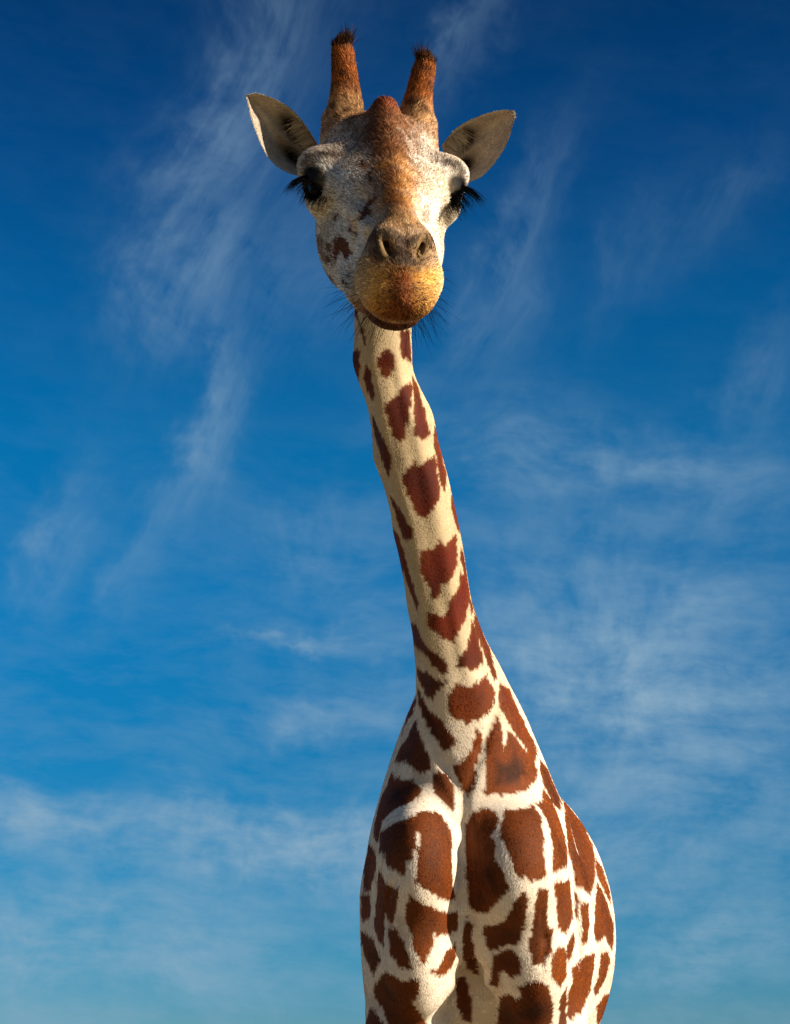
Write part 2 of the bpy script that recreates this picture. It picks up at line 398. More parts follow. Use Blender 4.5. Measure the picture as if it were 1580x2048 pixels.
# ------------------------------------------------------------------ surface nets over a sparse grid
from concurrent.futures import ThreadPoolExecutor
POOL = ThreadPoolExecutor(4)
def psdf(P, n=40000):
    return np.concatenate(list(POOL.map(sdf, [P[s:s + n] for s in range(0, len(P), n)]))) if len(P) > n else sdf(P)
def polygonise(h):
    lo = np.array([-.35, 2.4, 0.0]); hi = np.array([.85, 6.1, 3.6])
    nb = 8; bs = h * nb
    dims = np.ceil((hi - lo) / bs).astype(int)
    idx = np.stack(np.meshgrid(*[np.arange(d) for d in dims], indexing='ij'), -1).reshape(-1, 3)
    c = lo + (idx + .5) * bs
    fc = psdf(c)
    act = idx[np.abs(fc) < bs * .866 * 1.15]
    off = np.stack(np.meshgrid(*[np.arange(nb + 1)] * 3, indexing='ij'), -1).reshape(-1, 3)
    D = dims * nb + 2
    vk, vp, ek = [], [], []
    for s in range(0, len(act), 600):
        b = act[s:s + 600]
        g = (b[:, None, :] * nb + off[None]).reshape(-1, 3)
        f = psdf(lo + g * h).reshape(len(b), nb + 1, nb + 1, nb + 1)
        sg = f < 0
        cube = np.stack([sg[:, i:nb + i, j:nb + j, k:nb + k] for i in (0, 1) for j in (0, 1) for k in (0, 1)], -1)
        n = cube.sum(-1)
        bi, i, j, k = np.nonzero((n > 0) & (n < 8))
        cell = b[bi] * nb + np.stack([i, j, k], 1)
        F = np.stack([f[bi, i + a, j + bb, k + cc] for a in (0, 1) for bb in (0, 1) for cc in (0, 1)], 1)
        cor = np.array([(a, bb, cc) for a in (0, 1) for bb in (0, 1) for cc in (0, 1)], float)
        acc = np.zeros((len(cell), 3)); cnt = np.zeros(len(cell))
        for p in range(8):
            for ax, st in ((0, 4), (1, 2), (2, 1)):
                if cor[p][ax] == 0:
                    q = p + st
                    cr = (F[:, p] < 0) != (F[:, q] < 0)
                    t = np.where(cr, F[:, p] / np.where(cr, F[:, p] - F[:, q], 1), 0)
                    pos = cor[p][None] + t[:, None] * (cor[q] - cor[p])[None]
                    acc += pos * cr[:, None]; cnt += cr
        vk.append(cell); vp.append(lo + (cell + acc / cnt[:, None]) * h)
        for ax, st in ((0, 4), (1, 2), (2, 1)):
            cr = (F[:, 0] < 0) != (F[:, st] < 0)
            ek.append(np.concatenate([cell[cr], np.full((cr.sum(), 1), ax), (F[cr, 0] < 0)[:, None]], 1))
    vk = np.concatenate(vk); vp = np.concatenate(vp); ek = np.concatenate(ek)
    def key(c): return (c[:, 0] * D[1] + c[:, 1]) * D[2] + c[:, 2]
    kk = key(vk); order = np.argsort(kk); kk = kk[order]; vp = vp[order]
    quads = []
    for ax in range(3):
        e = ek[ek[:, 3] == ax]
        o1 = np.zeros(3, int); o2 = np.zeros(3, int)
        o1[(ax + 1) % 3] = 1; o2[(ax + 2) % 3] = 1
        ks = [key(e[:, :3]), key(e[:, :3] - o1), key(e[:, :3] - o1 - o2), key(e[:, :3] - o2)]
        ii = [np.clip(np.searchsorted(kk, x), 0, len(kk) - 1) for x in ks]
        ok = np.all([kk[a] == x for a, x in zip(ii, ks)], axis=0)
        q = np.stack(ii, 1)[ok]
        fl = e[ok, 4] == 0
        q[fl] = q[fl][:, ::-1]
        quads.append(q)
    return vp, np.concatenate(quads)

def sdf_grad(P, e=.0015):
    k = np.array([(1, -1, -1), (-1, -1, 1), (-1, 1, -1), (1, 1, 1)], float)
    g = np.zeros_like(P); m = 0
    for d in k:
        v = psdf(P + d * e); g += d * v[:, None]; m = m + v
    return m / 4, g / (4 * e)
def project(P, it=2):
    for _ in range(it):
        f, g = sdf_grad(P)
        P = P - g * np.clip(f / ((g * g).sum(1) + 1e-6), -.006, .006)[:, None]
    f, g = sdf_grad(P)
    return P, nrm(g)

def mesh_obj(name, V, Fc, mat, parent=None, smooth=True):
    me = bpy.data.meshes.new(name)
    V = np.asarray(V, float)
    Fc = np.asarray(Fc)
    me.vertices.add(len(V)); me.vertices.foreach_set('co', V.astype(np.float32).ravel())
    k = Fc.shape[1]
    me.loops.add(Fc.size); me.loops.foreach_set('vertex_index', Fc.astype(np.int32).ravel())
    me.polygons.add(len(Fc)); me.polygons.foreach_set('loop_start', np.arange(0, Fc.size, k, dtype=np.int32))
    me.update(calc_edges=True); me.validate()
    me.polygons.foreach_set('use_smooth', np.full(len(Fc), smooth))
    if mat: me.materials.append(mat)
    o = bpy.data.objects.new(name, me); COL.objects.link(o)
    if parent is not None: o.parent = parent
    return o

VOX = .0070
BV, BQ = polygonise(VOX)
def refine(V, Q, sel):
    """split the chosen quads in four"""
    q = Q[sel]; n0 = len(V)
    e = np.sort(np.concatenate([q[:, [0, 1]], q[:, [1, 2]], q[:, [2, 3]], q[:, [3, 0]]]), axis=1)
    key = e[:, 0].astype(np.int64) * n0 + e[:, 1]
    uk, inv = np.unique(key, return_inverse=True)
    mid = (V[uk // n0] + V[uk % n0]) / 2
    cen = V[q].mean(1)
    m = n0 + inv.reshape(4, -1); c = n0 + len(uk) + np.arange(len(q))
    nq = np.concatenate([np.stack([q[:, k], m[k], c, m[(k + 3) % 4]], 1) for k in range(4)])
    return np.concatenate([V, mid, cen]), np.concatenate([Q[~sel], nq])
hc_ = to_head(BV[BQ].mean(1))
BV, BQ = refine(BV, BQ, (hc_[:, 1] > -.06) & (hc_[:, 1] < .5) & (np.abs(hc_[:, 0]) < .2) & (hc_[:, 2] > -.17) & (hc_[:, 2] < .2))
BV, BN = project(BV, 1)

# ------------------------------------------------------------------ noise and patch tables for the coat
def hash3(i):
    i = i.astype(np.int64)
    n = (i[:, 0] * 73856093) ^ (i[:, 1] * 19349663) ^ (i[:, 2] * 83492791)
    n = (n ^ (n >> 13)) * 1274126177
    return ((n ^ (n >> 16)) & 0xffff) / 65535.0
def vnoise(P, fr):
    q = P * fr + 31.7
    i = np.floor(q).astype(np.int64); w = q - i; w = w * w * (3 - 2 * w)
    r = 0
    for a in (0, 1):
        for b in (0, 1):
            for c in (0, 1):
                k = (w[:, 0] if a else 1 - w[:, 0]) * (w[:, 1] if b else 1 - w[:, 1]) * (w[:, 2] if c else 1 - w[:, 2])
                r = r + k * hash3(i + np.array([a, b, c]))
    return r

# outlines of the coat patches seen from the front (three traced sheets: scale, x offset, y offset)
Z4 = (4.097, 640, 600); Z5 = (3.9375, 720, 1040); Z6 = (2.724, 680, 1480)
PATCH = []
def pat(sh, txt):
    v = np.array([float(q) for q in txt.replace(',', ' ').split()]).reshape(-1, 2)
    PATCH.append(v / sh[0] + np.array(sh[1:]))
for t_ in ("245,520 250,400 318,405 328,520 312,670 270,620", "275,10 290,60 330,180 372,300 375,375 355,330 320,200 285,90",
 "375,535 400,560 440,690 445,770 432,830 410,760 380,735 358,650 360,590",
 "500,425 545,400 610,425 612,520 590,590 545,645 515,620 490,560 468,500 478,450",
 "658,235 730,235 745,380 752,515 705,480 668,475 655,360",
 "668,700 750,670 750,860 725,960 690,1130 650,1170 605,1120 575,1040 540,930 535,870 590,800 640,760",
 "753,612 790,690 850,870 870,980 905,1100 840,1145 770,1100 770,960 778,840 760,720",
 "425,935 480,1050 560,1230 580,1330 572,1455 522,1370 482,1220 440,1090", "400,1000 425,1090 420,1200 440,1240 400,1190 380,1080",
 "935,1010 970,1100 1040,1480 1020,1570 985,1500 955,1330 935,1130",
 "765,1330 825,1355 870,1300 940,1285 975,1500 978,1640 930,1700 855,1805 800,1760 760,1680 700,1550 675,1470 695,1390",
 "560,1560 620,1660 700,1790 755,1890 745,1960 700,1970 660,1880 620,1760 585,1650",
 "1075,1555 1130,1640 1170,1900 1125,1885 1090,1770 1075,1650"): pat(Z4, t_)
for t_ in ("225,20 300,110 362,300 402,480 458,640 446,715 415,610 365,480 305,330 225,120",
 "490,225 580,225 625,170 685,215 700,170 755,95 770,250 765,340 735,430 680,505 635,520 625,590 590,630 545,590 540,530 500,460 465,380 465,300",
 "790,400 840,440 862,520 850,690 830,770 795,830 770,900 735,975 690,945 640,940 600,890 540,845 540,740 580,730 640,755 680,740 690,660 740,590 780,510",
 "788,225 835,250 885,400 885,520 850,500 800,340", "848,550 890,700 880,745 855,640",
 "885,780 920,890 970,1080 965,1130 930,1165 880,1190 830,1160 760,1175 760,1100 830,1020 870,890",
 "898,715 975,880 1035,1060 1085,1250 1062,1270 1015,1150 952,980 900,830",
 "385,800 440,820 480,930 540,1020 640,1080 690,1140 690,1190 640,1215 580,1160 530,1070 480,1020 440,1010 395,930",
 "450,1160 540,1210 610,1270 690,1265 650,1320 600,1340 575,1410 530,1380 480,1290 455,1230",
 "760,1295 850,1310 930,1280 1000,1215 1015,1280 1060,1340 1060,1420 1010,1510 960,1560 880,1580 840,1610 800,1575 735,1560 700,1510 695,1420 700,1375",
 "450,1310 480,1380 530,1480 600,1540 690,1640 765,1750 720,1770 665,1820 620,1760 560,1670 500,1560 455,1410",
 "1105,1285 1170,1330 1240,1480 1300,1610 1390,1800 1380,1890 1340,1870 1290,1760 1230,1690 1170,1610 1140,1540 1100,1480 1095,1370",
 "440,1370 440,1420 420,1500 380,1560 350,1640 330,1690 370,1560 400,1450",
 "400,1640 440,1575 470,1680 500,1770 560,1880 555,1950 490,1990 430,1960 370,1910 280,1900 330,1770 390,1690"): pat(Z5, t_)
for t_ in ("745,-60 775,-30 770,40 745,110 740,200 720,270 695,300 665,260 640,190 615,145 670,110 720,40",
 "853,-133 880,-60 885,30 890,70 905,0 910,-40 930,-50 980,20 1040,90 1075,170 1060,220 1000,275 920,300 850,295 780,285 795,200 790,100 800,0 830,-70",
 "500,190 540,160 580,190 620,250 630,370 610,380 560,340 510,270",
 "285,170 300,200 340,215 380,215 435,250 440,290 380,340 300,370 230,440 205,550 190,520 190,450 230,310",
 "1085,95 1120,140 1170,230 1205,310 1200,380 1160,340 1110,240 1090,160",
 "1100,255 1150,330 1200,440 1235,590 1240,680 1160,720 1160,600 1140,480 1110,400 1060,345 1105,325",
 "1205,270 1240,320 1290,400 1370,560 1385,640 1390,740 1365,840 1320,800 1285,790 1260,650 1235,520 1220,380",
 "1240,300 1300,390 1340,490 1320,490 1270,400",
 "400,410 470,385 530,390 580,450 610,500 605,700 615,800 635,860 600,880 530,850 450,800 405,770 420,690 430,560 435,510 425,490 390,640 360,670 345,730 300,710 265,690 250,640 215,600 220,500 290,455",
 "690,460 720,400 780,370 840,380 865,420 855,480 825,510 850,570 840,640 880,690 895,760 925,810 850,880 800,935 740,940 700,890 690,750 685,600",
 "900,380 980,375 1050,350 1090,420 1105,520 1110,640 1125,740 1050,775 1020,740 960,745 940,660 900,570 875,520 885,440",
 "160,560 195,610 195,700 160,820 125,810 135,680", "115,840 160,840 170,920 160,970 120,985",
 "210,700 240,760 270,800 320,800 310,880 285,1000 240,950 240,1130 210,1080 185,1010 200,880",
 "370,830 420,880 500,910 580,940 640,930 640,1030 590,1060 510,1060 505,1110 470,1200 440,1220 400,1120 360,960",
 "265,1030 300,1020 330,1080 370,1150 385,1240 320,1235 275,1160", "115,1035 180,1080 220,1190 180,1280 140,1180 118,1100",
 "580,1150 630,1115 635,1170 600,1250 540,1285 480,1265 540,1240",
 "230,1270 260,1260 340,1310 430,1300 420,1400 390,1430 480,1547 500,1700 270,1700 260,1547 240,1470 190,1400 190,1340", "165,1450 200,1490 235,1547 230,1700 130,1700 140,1547",
 "780,1010 880,1000 930,930 960,860 1010,830 1025,880 1005,980 980,1100 900,1120 820,1155 790,1090",
 "1080,820 1135,805 1130,1000 1160,1040 1150,1150 1110,1220 1040,1220 1030,1100 1060,960 1065,880",
 "1170,770 1250,755 1260,860 1270,970 1230,1050 1190,1020 1180,900", "1275,800 1300,880 1295,980 1280,950",
 "1305,880 1350,880 1355,1000 1345,1090 1315,1120 1320,1000", "1400,770 1440,850 1485,980 1490,1080 1480,1150 1440,1060 1400,1110 1385,1060 1390,900",
 "1390,640 1420,680 1460,800 1475,900 1440,820 1400,740", "1235,1120 1275,1040 1280,1100 1250,1210 1235,1180",
 "1185,1130 1215,1120 1235,1190 1235,1280 1200,1350 1150,1290 1150,1200",
 "840,1180 900,1140 950,1150 990,1220 985,1270 940,1300 890,1250 870,1270 855,1345 815,1330 830,1240",
 "970,1340 1080,1305 1130,1340 1160,1430 1150,1547 1140,1700 880,1700 860,1547 870,1400 920,1380 960,1420 990,1390",
 "1265,1240 1340,1170 1385,1160 1380,1260 1360,1370 1310,1480 1240,1530 1240,1400 1270,1310",
 "1420,1160 1460,1150 1470,1200 1440,1310 1390,1390 1380,1360 1410,1280", "1400,1450 1440,1390 1480,1370 1475,1480 1440,1600 1400,1540",
 "1200,1420 1235,1340 1235,1700 1180,1700", "690,960 720,1010 725,1150 745,1200 755,1280 700,1250 670,1180 670,1060",
 "630,1300 680,1290 700,1350 720,1450 720,1540 670,1520 640,1440"): pat(Z6, t_)
def grow(v, d):
    a = .5 * np.sum(v[:, 0] * np.roll(v[:, 1], -1) - np.roll(v[:, 0], -1) * v[:, 1])
    e = np.roll(v, -1, 0) - v; n = nrm(np.stack([e[:, 1], -e[:, 0]], 1)) * np.sign(a)
    m = n + np.roll(n, 1, 0)
    return v + d * m / np.maximum((m * m).sum(1, keepdims=True) / 2, .45)
PATCH = [grow(v_, 0.4 if v_[:, 1].mean() < 1330 else 0.9) for v_ in PATCH]
_pt = np.random.default_rng(5)
PTONE = np.stack([_pt.uniform(.78, 1.22, len(PATCH)), _pt.uniform(.35, 1.15, len(PATCH))], 1)
def inside(px, py, poly):
    r = np.zeros(len(px), bool)
    x0, y0 = poly.min(0); x1, y1 = poly.max(0)
    i = np.nonzero((px > x0) & (px < x1) & (py > y0) & (py < y1))[0]
    if not len(i): return r
    x, y = px[i], py[i]; c = np.zeros(len(i), bool)
    j = len(poly) - 1
    for k in range(len(poly)):
        xa, ya = poly[k]; xb, yb = poly[j]
        if ya != yb: c ^= ((ya > y) != (yb > y)) & (x < (xb - xa) * (y - ya) / (yb - ya) + xa)
        j = k
    r[i] = c
    return r
def edge_dist(px, py, poly, idx):
    d = np.full(len(idx), 1e9); x, y = px[idx], py[idx]
    for a, b in zip(poly, np.roll(poly, -1, 0)):
        e = b - a; h = np.clip(((x - a[0]) * e[0] + (y - a[1]) * e[1]) / (e @ e + 1e-9), 0, 1)
        d = np.minimum(d, np.hypot(x - a[0] - h * e[0], y - a[1] - h * e[1]))
    return d
# the far sides carry a net of cells of the same make
def cells(P):
    g = .150
    Q = (P + .04 * np.stack([vnoise(P, 14) - .5, vnoise(P + 7, 14) - .5, vnoise(P + 13, 14) - .5], 1)) / g
    i = np.floor(Q).astype(np.int64)
    d1 = np.full(len(P), 9.0); d2 = np.full(len(P), 9.0)
    for a in (-1, 0, 1):
        for b in (-1, 0, 1):
            for c in (-1, 0, 1):
                k = i + np.array([a, b, c])
                s_ = k + .12 + .76 * np.stack([hash3(k), hash3(k + 17), hash3(k + 41)], 1)
                d = np.linalg.norm(Q - s_, axis=1)
                d2 = np.minimum(d2, np.maximum(d1, d)); d1 = np.minimum(d1, d)
    return (d2 - d1) * g

def mixc_(c, d, w): return c * (1 - w)[:, None] + np.asarray(d, float) * w[:, None]
CREAM = np.array([.49, .37, .22]); WHITE = np.array([.75, .63, .50])
RUST = np.array([.074, .0076, .0011]); TAWNY = np.array([.114, .0245, .0017]); DARK = np.array([.019, .0048, .0012])

def coat_body(P, N):
    px, py, z = proj(P)
    vd = nrm(CAM - P); facing = (N * vd).sum(1)
    jx = (vnoise(P, 60) - .5) * 3 + (vnoise(P, 240) - .5) * 3; jy = (vnoise(P + 5, 60) - .5) * 3 + (vnoise(P + 5, 240) - .5) * 6
    m = np.zeros(len(P), bool); ed = np.zeros(len(P))
    seen = (facing > .03) & (py < 2090) & (py > 590) & (P[:, 1] < 5.2)
    tn = np.ones((len(P), 2))
    for pi_, poly in enumerate(PATCH):
        k = inside(px + jx, py + jy, poly) & seen & ~m
        i = np.nonzero(k)[0]
        if len(i): ed[i] = edge_dist(px, py, poly, i); m[i] = True; tn[i] = PTONE[pi_]
    un = np.nonzero(~seen)[0]
    if len(un):
        c = cells(P[un])
        low = sstep(.5, 1.0, P[un, 2])
        m[un] = c > .026 + .02 * (1 - low); ed[un] = c * 500
    down = sstep(1180, 1620, py)
    col = CREAM[None] * (1 - down)[:, None] + WHITE[None] * down[:, None]
    col = col * (.84 + .20 * vnoise(P, 9) + .12 * vnoise(P, 60))[:, None]
    col = mixc_(col, (.40, .27, .15), .45 * sstep(.58, .80, vnoise(P + 17, 7)) * sstep(.4, .6, vnoise(P + 19, 50)))
    col = mixc_(col, (.50, .33, .17), .35 * sstep(.5, .8, vnoise(P + 3, 5)) * (1 - down))
    pc = RUST[None] * (1 - down)[:, None] + TAWNY[None] * down[:, None]
    inner = sstep(6, 34, ed)
    Ps = P * np.array([1, 1, .38])
    dk = inner * (.10 + .80 * sstep(.42, .64, .35 * vnoise(P + 9, 14) + .35 * vnoise(Ps + 9, 44) + .30 * vnoise(Ps + 2, 110))) * (.55 + .45 * down)
    pc = mixc_(pc, DARK, np.clip(dk * tn[:, 1], 0, .95)) * tn[:, :1] * (.62 + .80 * vnoise(P + 33, 19))[:, None]
    pc = mixc_(pc, (.145, .035, .0026), .5 * (1 - sstep(0, 9, ed)) + .25 * sstep(.6, .8, vnoise(P + 21, 22)))
    col = np.where(m[:, None], pc, col)
    return col, m

ZF = (3.95, 560, 260)
FPATCH = []
for t_ in ("415,860 480,835 530,890 560,970 545,1060 470,980 440,1030 440,1090 415,1050 410,960", "275,820 330,900 340,960 390,1050 390,1100 330,1050 290,980",
 "285,1040 340,1100 410,1180 450,1260 400,1240 330,1170 295,1100", "350,880 385,900 395,1000 420,1120 380,1020 355,950",
 "620,700 650,640 740,620 745,660 660,720 630,740", "555,770 600,760 605,830 570,820", "420,720 470,660 482,690 440,740",
 "470,1195 500,1195 520,1230 500,1240 475,1225", "1005,660 1050,700 1095,770 1070,760 1020,710", "1140,850 1185,860 1180,920 1150,900",
 "640,690 680,600 760,520 780,560 720,610 670,660", "645,250 680,240 690,290 660,320 640,290", "700,350 735,340 745,400 715,440 700,400"):
    v_ = np.array([float(q) for q in t_.replace(',', ' ').split()]).reshape(-1, 2)
    v_ = v_ / ZF[0] + np.array(ZF[1:])
    if v_[:, 0].mean() < 700 and v_[:, 1].mean() > 450: v_[:, 0] += 5
    FPATCH.append(v_)

def coat_head(P, N, rnd):
    px, py, z = proj(P)
    lr = np.random.default_rng(len(P))
    px = px + lr.normal(size=len(P)) * 1.6; py = py + lr.normal(size=len(P)) * 2.4
    q = to_head(P); x, n, t = q.T; ax = np.abs(x)
    facing = (N * nrm(CAM - P)).sum(1)
    def G(cx, cy, rx, ry): return np.exp(-(((px - cx) / rx) ** 2 + ((py - cy) / ry) ** 2))
    n1 = vnoise(P, 55); n2 = vnoise(P + 4, 140); n3 = vnoise(P + 8, 24)
    front = sstep(-.25, .1, facing)
    col = np.tile(np.array([.76, .675, .57]), (len(P), 1))
    col = mixc_(col, (.52, .40, .27), .5 * sstep(.35, .75, n3))
    # tan crown and horn bases
    crown = sstep(-.055, -.12, n) * sstep(.03, .075, t)
    col = mixc_(col, (.36, .185, .075), .85 * crown)
    # brown saddle of the forehead, golden bridge of the nose
    wid = np.interp(n, [-.14, -.05, .03, .10, .20, .30, .36], [.060, .070, .056, .042, .034, .032, .034])
    cen = np.exp(-(x / wid) ** 2 * .8)
    fore = sstep(.30, .05, n) * sstep(-.17, -.10, n)
    col = mixc_(col, (.150, .060, .024), np.clip(cen * fore * (.95 + 1.0 * (n1 - .35)), 0, .97))
    bridge = sstep(.06, .15, n) * (1 - sstep(.335, .365, n)) * (1 + .0 * t)
    col = mixc_(col, (.38, .165, .038), np.clip(cen * bridge * 1.2, 0, .97) * (.62 + .6 * n1))
    stripe = np.exp(-((x + .010) / .020) ** 2) * sstep(-.12, -.05, n) * (1 - sstep(.30, .34, n))
    col = mixc_(col, (.120, .042, .014), np.clip(stripe * (.35 + 1.1 * vnoise(P + 14, 36)), 0, .9))
    # scattered speckles over brow and temples
    spk = sstep(.56, .70, n2) * sstep(.22, .06, n) * (.45 + .55 * sstep(.10, .0, n))
    col = mixc_(col, (.16, .075, .035), .75 * spk * front)
    knob = np.exp(-((x / .020) ** 2 + ((n + .085) / .045) ** 2)) * sstep(.09, .12, t)
    col = mixc_(col, (.16, .042, .017), np.clip(knob * 1.5, 0, .95))
    # brown streaks and spots
    jx = (vnoise(P, 130) - .5) * 9; jy = (vnoise(P + 5, 130) - .5) * 9
    for poly in FPATCH:
        k = inside(px + jx, py + jy, poly) & (facing > -.15)
        col[k] = np.array([.120, .042, .016])
    sp = np.clip(G(826, 366, 11, 13) + G(848, 394, 8, 9) + G(850, 437, 8, 10) + G(712, 368, 9, 9) + G(752, 376, 8, 10) + G(690, 400, 9, 14) + .8 * G(735, 330, 8, 12) + .8 * G(795, 330, 7, 14), 0, 1)
    col = mixc_(col, (.26, .12, .055), .8 * sp * sstep(.25, .6, n1))
    # nose: mottled grey brown round the nostrils
    col = mixc_(col, (.33, .175, .070), .8 * sstep(.27, .32, n) * sstep(-.01, .02, t) * np.exp(-(ax / .065) ** 4))
    nose = sstep(.295, .345, n) * sstep(-.030, -.010, t) * (1 - .6 * sstep(.030, .046, t)) * np.exp(-(ax / .07) ** 4)
    col = mixc_(col, (.33, .185, .085), .88 * nose)
    ridge = nose * sstep(.55, .75, vnoise(P + 12, 75))
    col = mixc_(col, (.46, .32, .19), .7 * ridge)
    col = mixc_(col, (.055, .036, .028), np.clip(nose * (sstep(.40, .58, n1) * .95 + .7 * np.exp(-((ax / .018) ** 2 + ((t - .005) / .012) ** 2)) + .6 * sstep(.5, .7, vnoise(P + 2, 80)) * np.exp(-(ax / .02) ** 2)), 0, .9))
    # inside of the nostrils
    nd = np.hypot((ax - .0285) / .013, (t - .022) / .021)
    col = mixc_(col, (.16, .095, .03), .8 * (n > .33) * np.exp(-(nd / .95) ** 4))
    # muzzle: ochre with a rusty middle
    muz = sstep(.245, .315, n) * (1 - sstep(-.020, .004, t))
    col = mixc_(col, (.56, .270, .045), .92 * muz)
    col = mixc_(col, (.43, .32, .19), .75 * muz * sstep(.035, .068, ax) * (x < 0))  # flank away from the sun: its shade painted in as a duller tan
    col = mixc_(col, (.66, .52, .30), .5 * muz * sstep(.045, .07, ax) * (x > 0))  # sunward flank: sunlight painted in as a paler tone
    mid = np.exp(-((x + .002) / np.interp(t, [-.12, -.08, -.03], [.060, .040, .022])) ** 2)
    col = mixc_(col, (.155, .038, .010), np.clip(1.1 * muz * mid, 0, .93))
    pores = (vnoise(P + 6, 300) > .72) & (muz > .5) & (ax < .040)
    col[pores] = np.array([.045, .022, .016])
    lipd = muz * sstep(-.078, -.094, t)
    col = mixc_(col, (.16, .062, .025), .75 * lipd * (1 - sstep(.045, .07, ax)))
    col = mixc_(col, (.42, .26, .12), .75 * muz * np.exp(-((t + .0965 - 3.0 * x * x) / .0045) ** 2))
    low = sstep(.22, .26, n) * sstep(-.103, -.108, t - 3.0 * x * x)
    low = low * (1 - sstep(.034, .050, ax)) * sstep(.26, .30, n)
    col = mixc_(col, (.075, .026, .014), .9 * low)
    # dark skin and tear line of the eyes
    for s in (-1, 1):
        c = np.array([s * EYE[0], EYE[1], EYE[2]])
        d = q - c
        eo = nrm(np.array([s * .80, .52, .28]))
        rr = np.linalg.norm(d - (d @ eo)[:, None] * eo, axis=1); front_ = (d @ eo) > -.012
        col = mixc_(col, (.003, .0025, .002), (1 - sstep(.026, .039, rr)) * front_)
        col = mixc_(col, (.012, .008, .005),   .85 * np.clip(1.2 * np.exp(-(((n - .016) / .013) ** 2 + ((x - s * .116) / .034) ** 2)), 0, 1) * (t > 0))
        col = mixc_(col, (.20, .11, .05), .6 * np.exp(-(((n + .012) / .014) ** 2 + ((x - s * .112) / .034) ** 2)) * (t > 0))
        col = mixc_(col, (.40, .30, .17), .55 * np.exp(-(((n - .085) / .03) ** 2 + ((x - s * .105) / .022) ** 2)))
    col = col * (.80 + .40 * n2)[:, None]
    return np.clip(col, .004, .9)

def region_head(P):
    a = sdf_head(P); b = sdf_tube(P)
    d = np.linalg.norm(P - HB[0], axis=1)
    return (a < b + .012) & (d < HB[1])

def coat(P, N):
    col, _ = coat_body(P, N)
    i = np.nonzero(np.linalg.norm(P - HB[0], axis=1) < HB[1])[0]
    if len(i):
        k = i[region_head(P[i])]
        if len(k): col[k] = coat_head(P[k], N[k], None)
    return col

def pcoat(P, N, n=30000):
    return np.concatenate(list(POOL.map(lambda k: coat(P[k:k + n], N[k:k + n]), range(0, len(P), n))))

# ------------------------------------------------------------------ materials
def attr_mat(name, rough, bump=0.0):
    m = bpy.data.materials.new(name); m.use_nodes = True
    t = m.node_tree; b = t.nodes['Principled BSDF']
    a = t.nodes.new('ShaderNodeAttribute'); a.attribute_name = 'coat'
    t.links.new(a.outputs['Color'], b.inputs['Base Color'])
    b.inputs['Roughness'].default_value = rough; b.inputs['Specular IOR Level'].default_value = .2
    if bump:
        nz = t.nodes.new('ShaderNodeTexNoise'); nz.inputs['Scale'].default_value = 260; nz.inputs['Detail'].default_value = 4
        g = t.nodes.new('ShaderNodeTexCoord'); t.links.new(g.outputs['Object'], nz.inputs['Vector'])
        bp = t.nodes.new('ShaderNodeBump'); bp.inputs['Strength'].default_value = bump; bp.inputs['Distance'].default_value = .002
        t.links.new(nz.outputs['Fac'], bp.inputs['Height']); t.links.new(bp.outputs[0], b.inputs['Normal'])
    return m
def plain(name, col, rough=.6, spec=.4, noise_amt=.0, nscale=40):
    m = bpy.data.materials.new(name); m.use_nodes = True
    t = m.node_tree; b = t.nodes['Principled BSDF']
    b.inputs['Base Color'].default_value = (*col, 1); b.inputs['Roughness'].default_value = rough; b.inputs['Specular IOR Level'].default_value = spec
    if noise_amt:
        nz = t.nodes.new('ShaderNodeTexNoise'); nz.inputs['Scale'].default_value = nscale; nz.inputs['Detail'].default_value = 6
        g = t.nodes.new('ShaderNodeTexCoord'); t.links.new(g.outputs['Object'], nz.inputs['Vector'])
        r = t.nodes.new('ShaderNodeMix'); r.data_type = 'RGBA'
        r.inputs[6].default_value = (*[c * (1 - noise_amt) for c in col], 1); r.inputs[7].default_value = (*[min(1, c * (1 + noise_amt)) for c in col], 1)
        t.links.new(nz.outputs['Fac'], r.inputs[0]); t.links.new(r.outputs[2], b.inputs['Base Color'])
    return m
def fur_mat(name, skin=.6, spec=.05, rough=.55):
    m = bpy.data.materials.new(name); m.use_nodes = True
    t = m.node_tree; b = t.nodes['Principled BSDF']
    a = t.nodes.new('ShaderNodeAttribute'); a.attribute_name = 'coat'
    n = t.nodes.new('ShaderNodeAttribute'); n.attribute_name = 'skin_normal'
    g = t.nodes.new('ShaderNodeNewGeometry')
    mx = t.nodes.new('ShaderNodeMix'); mx.data_type = 'VECTOR'; mx.inputs[0].default_value = skin
    t.links.new(g.outputs['Normal'], mx.inputs[4]); t.links.new(n.outputs['Vector'], mx.inputs[5])
    nm = t.nodes.new('ShaderNodeVectorMath'); nm.operation = 'NORMALIZE'; t.links.new(mx.outputs[1], nm.inputs[0])
    t.links.new(a.outputs['Color'], b.inputs['Base Color']); t.links.new(nm.outputs[0], b.inputs['Normal'])
    b.inputs['Roughness'].default_value = rough; b.inputs['Specular IOR Level'].default_value = spec
    return m
SKIN = attr_mat('short_coat', .75, .4)
FUR = fur_mat('coat_hair'); LASH = fur_mat('dark_hair', .2, .0, .8)
HORN = plain('dark_hoof', (.045, .035, .028), .55, .4, .4, 30)

S.cycles_curves.shape = 'RIBBONS'
S.cycles_curves.subdivisions = 2

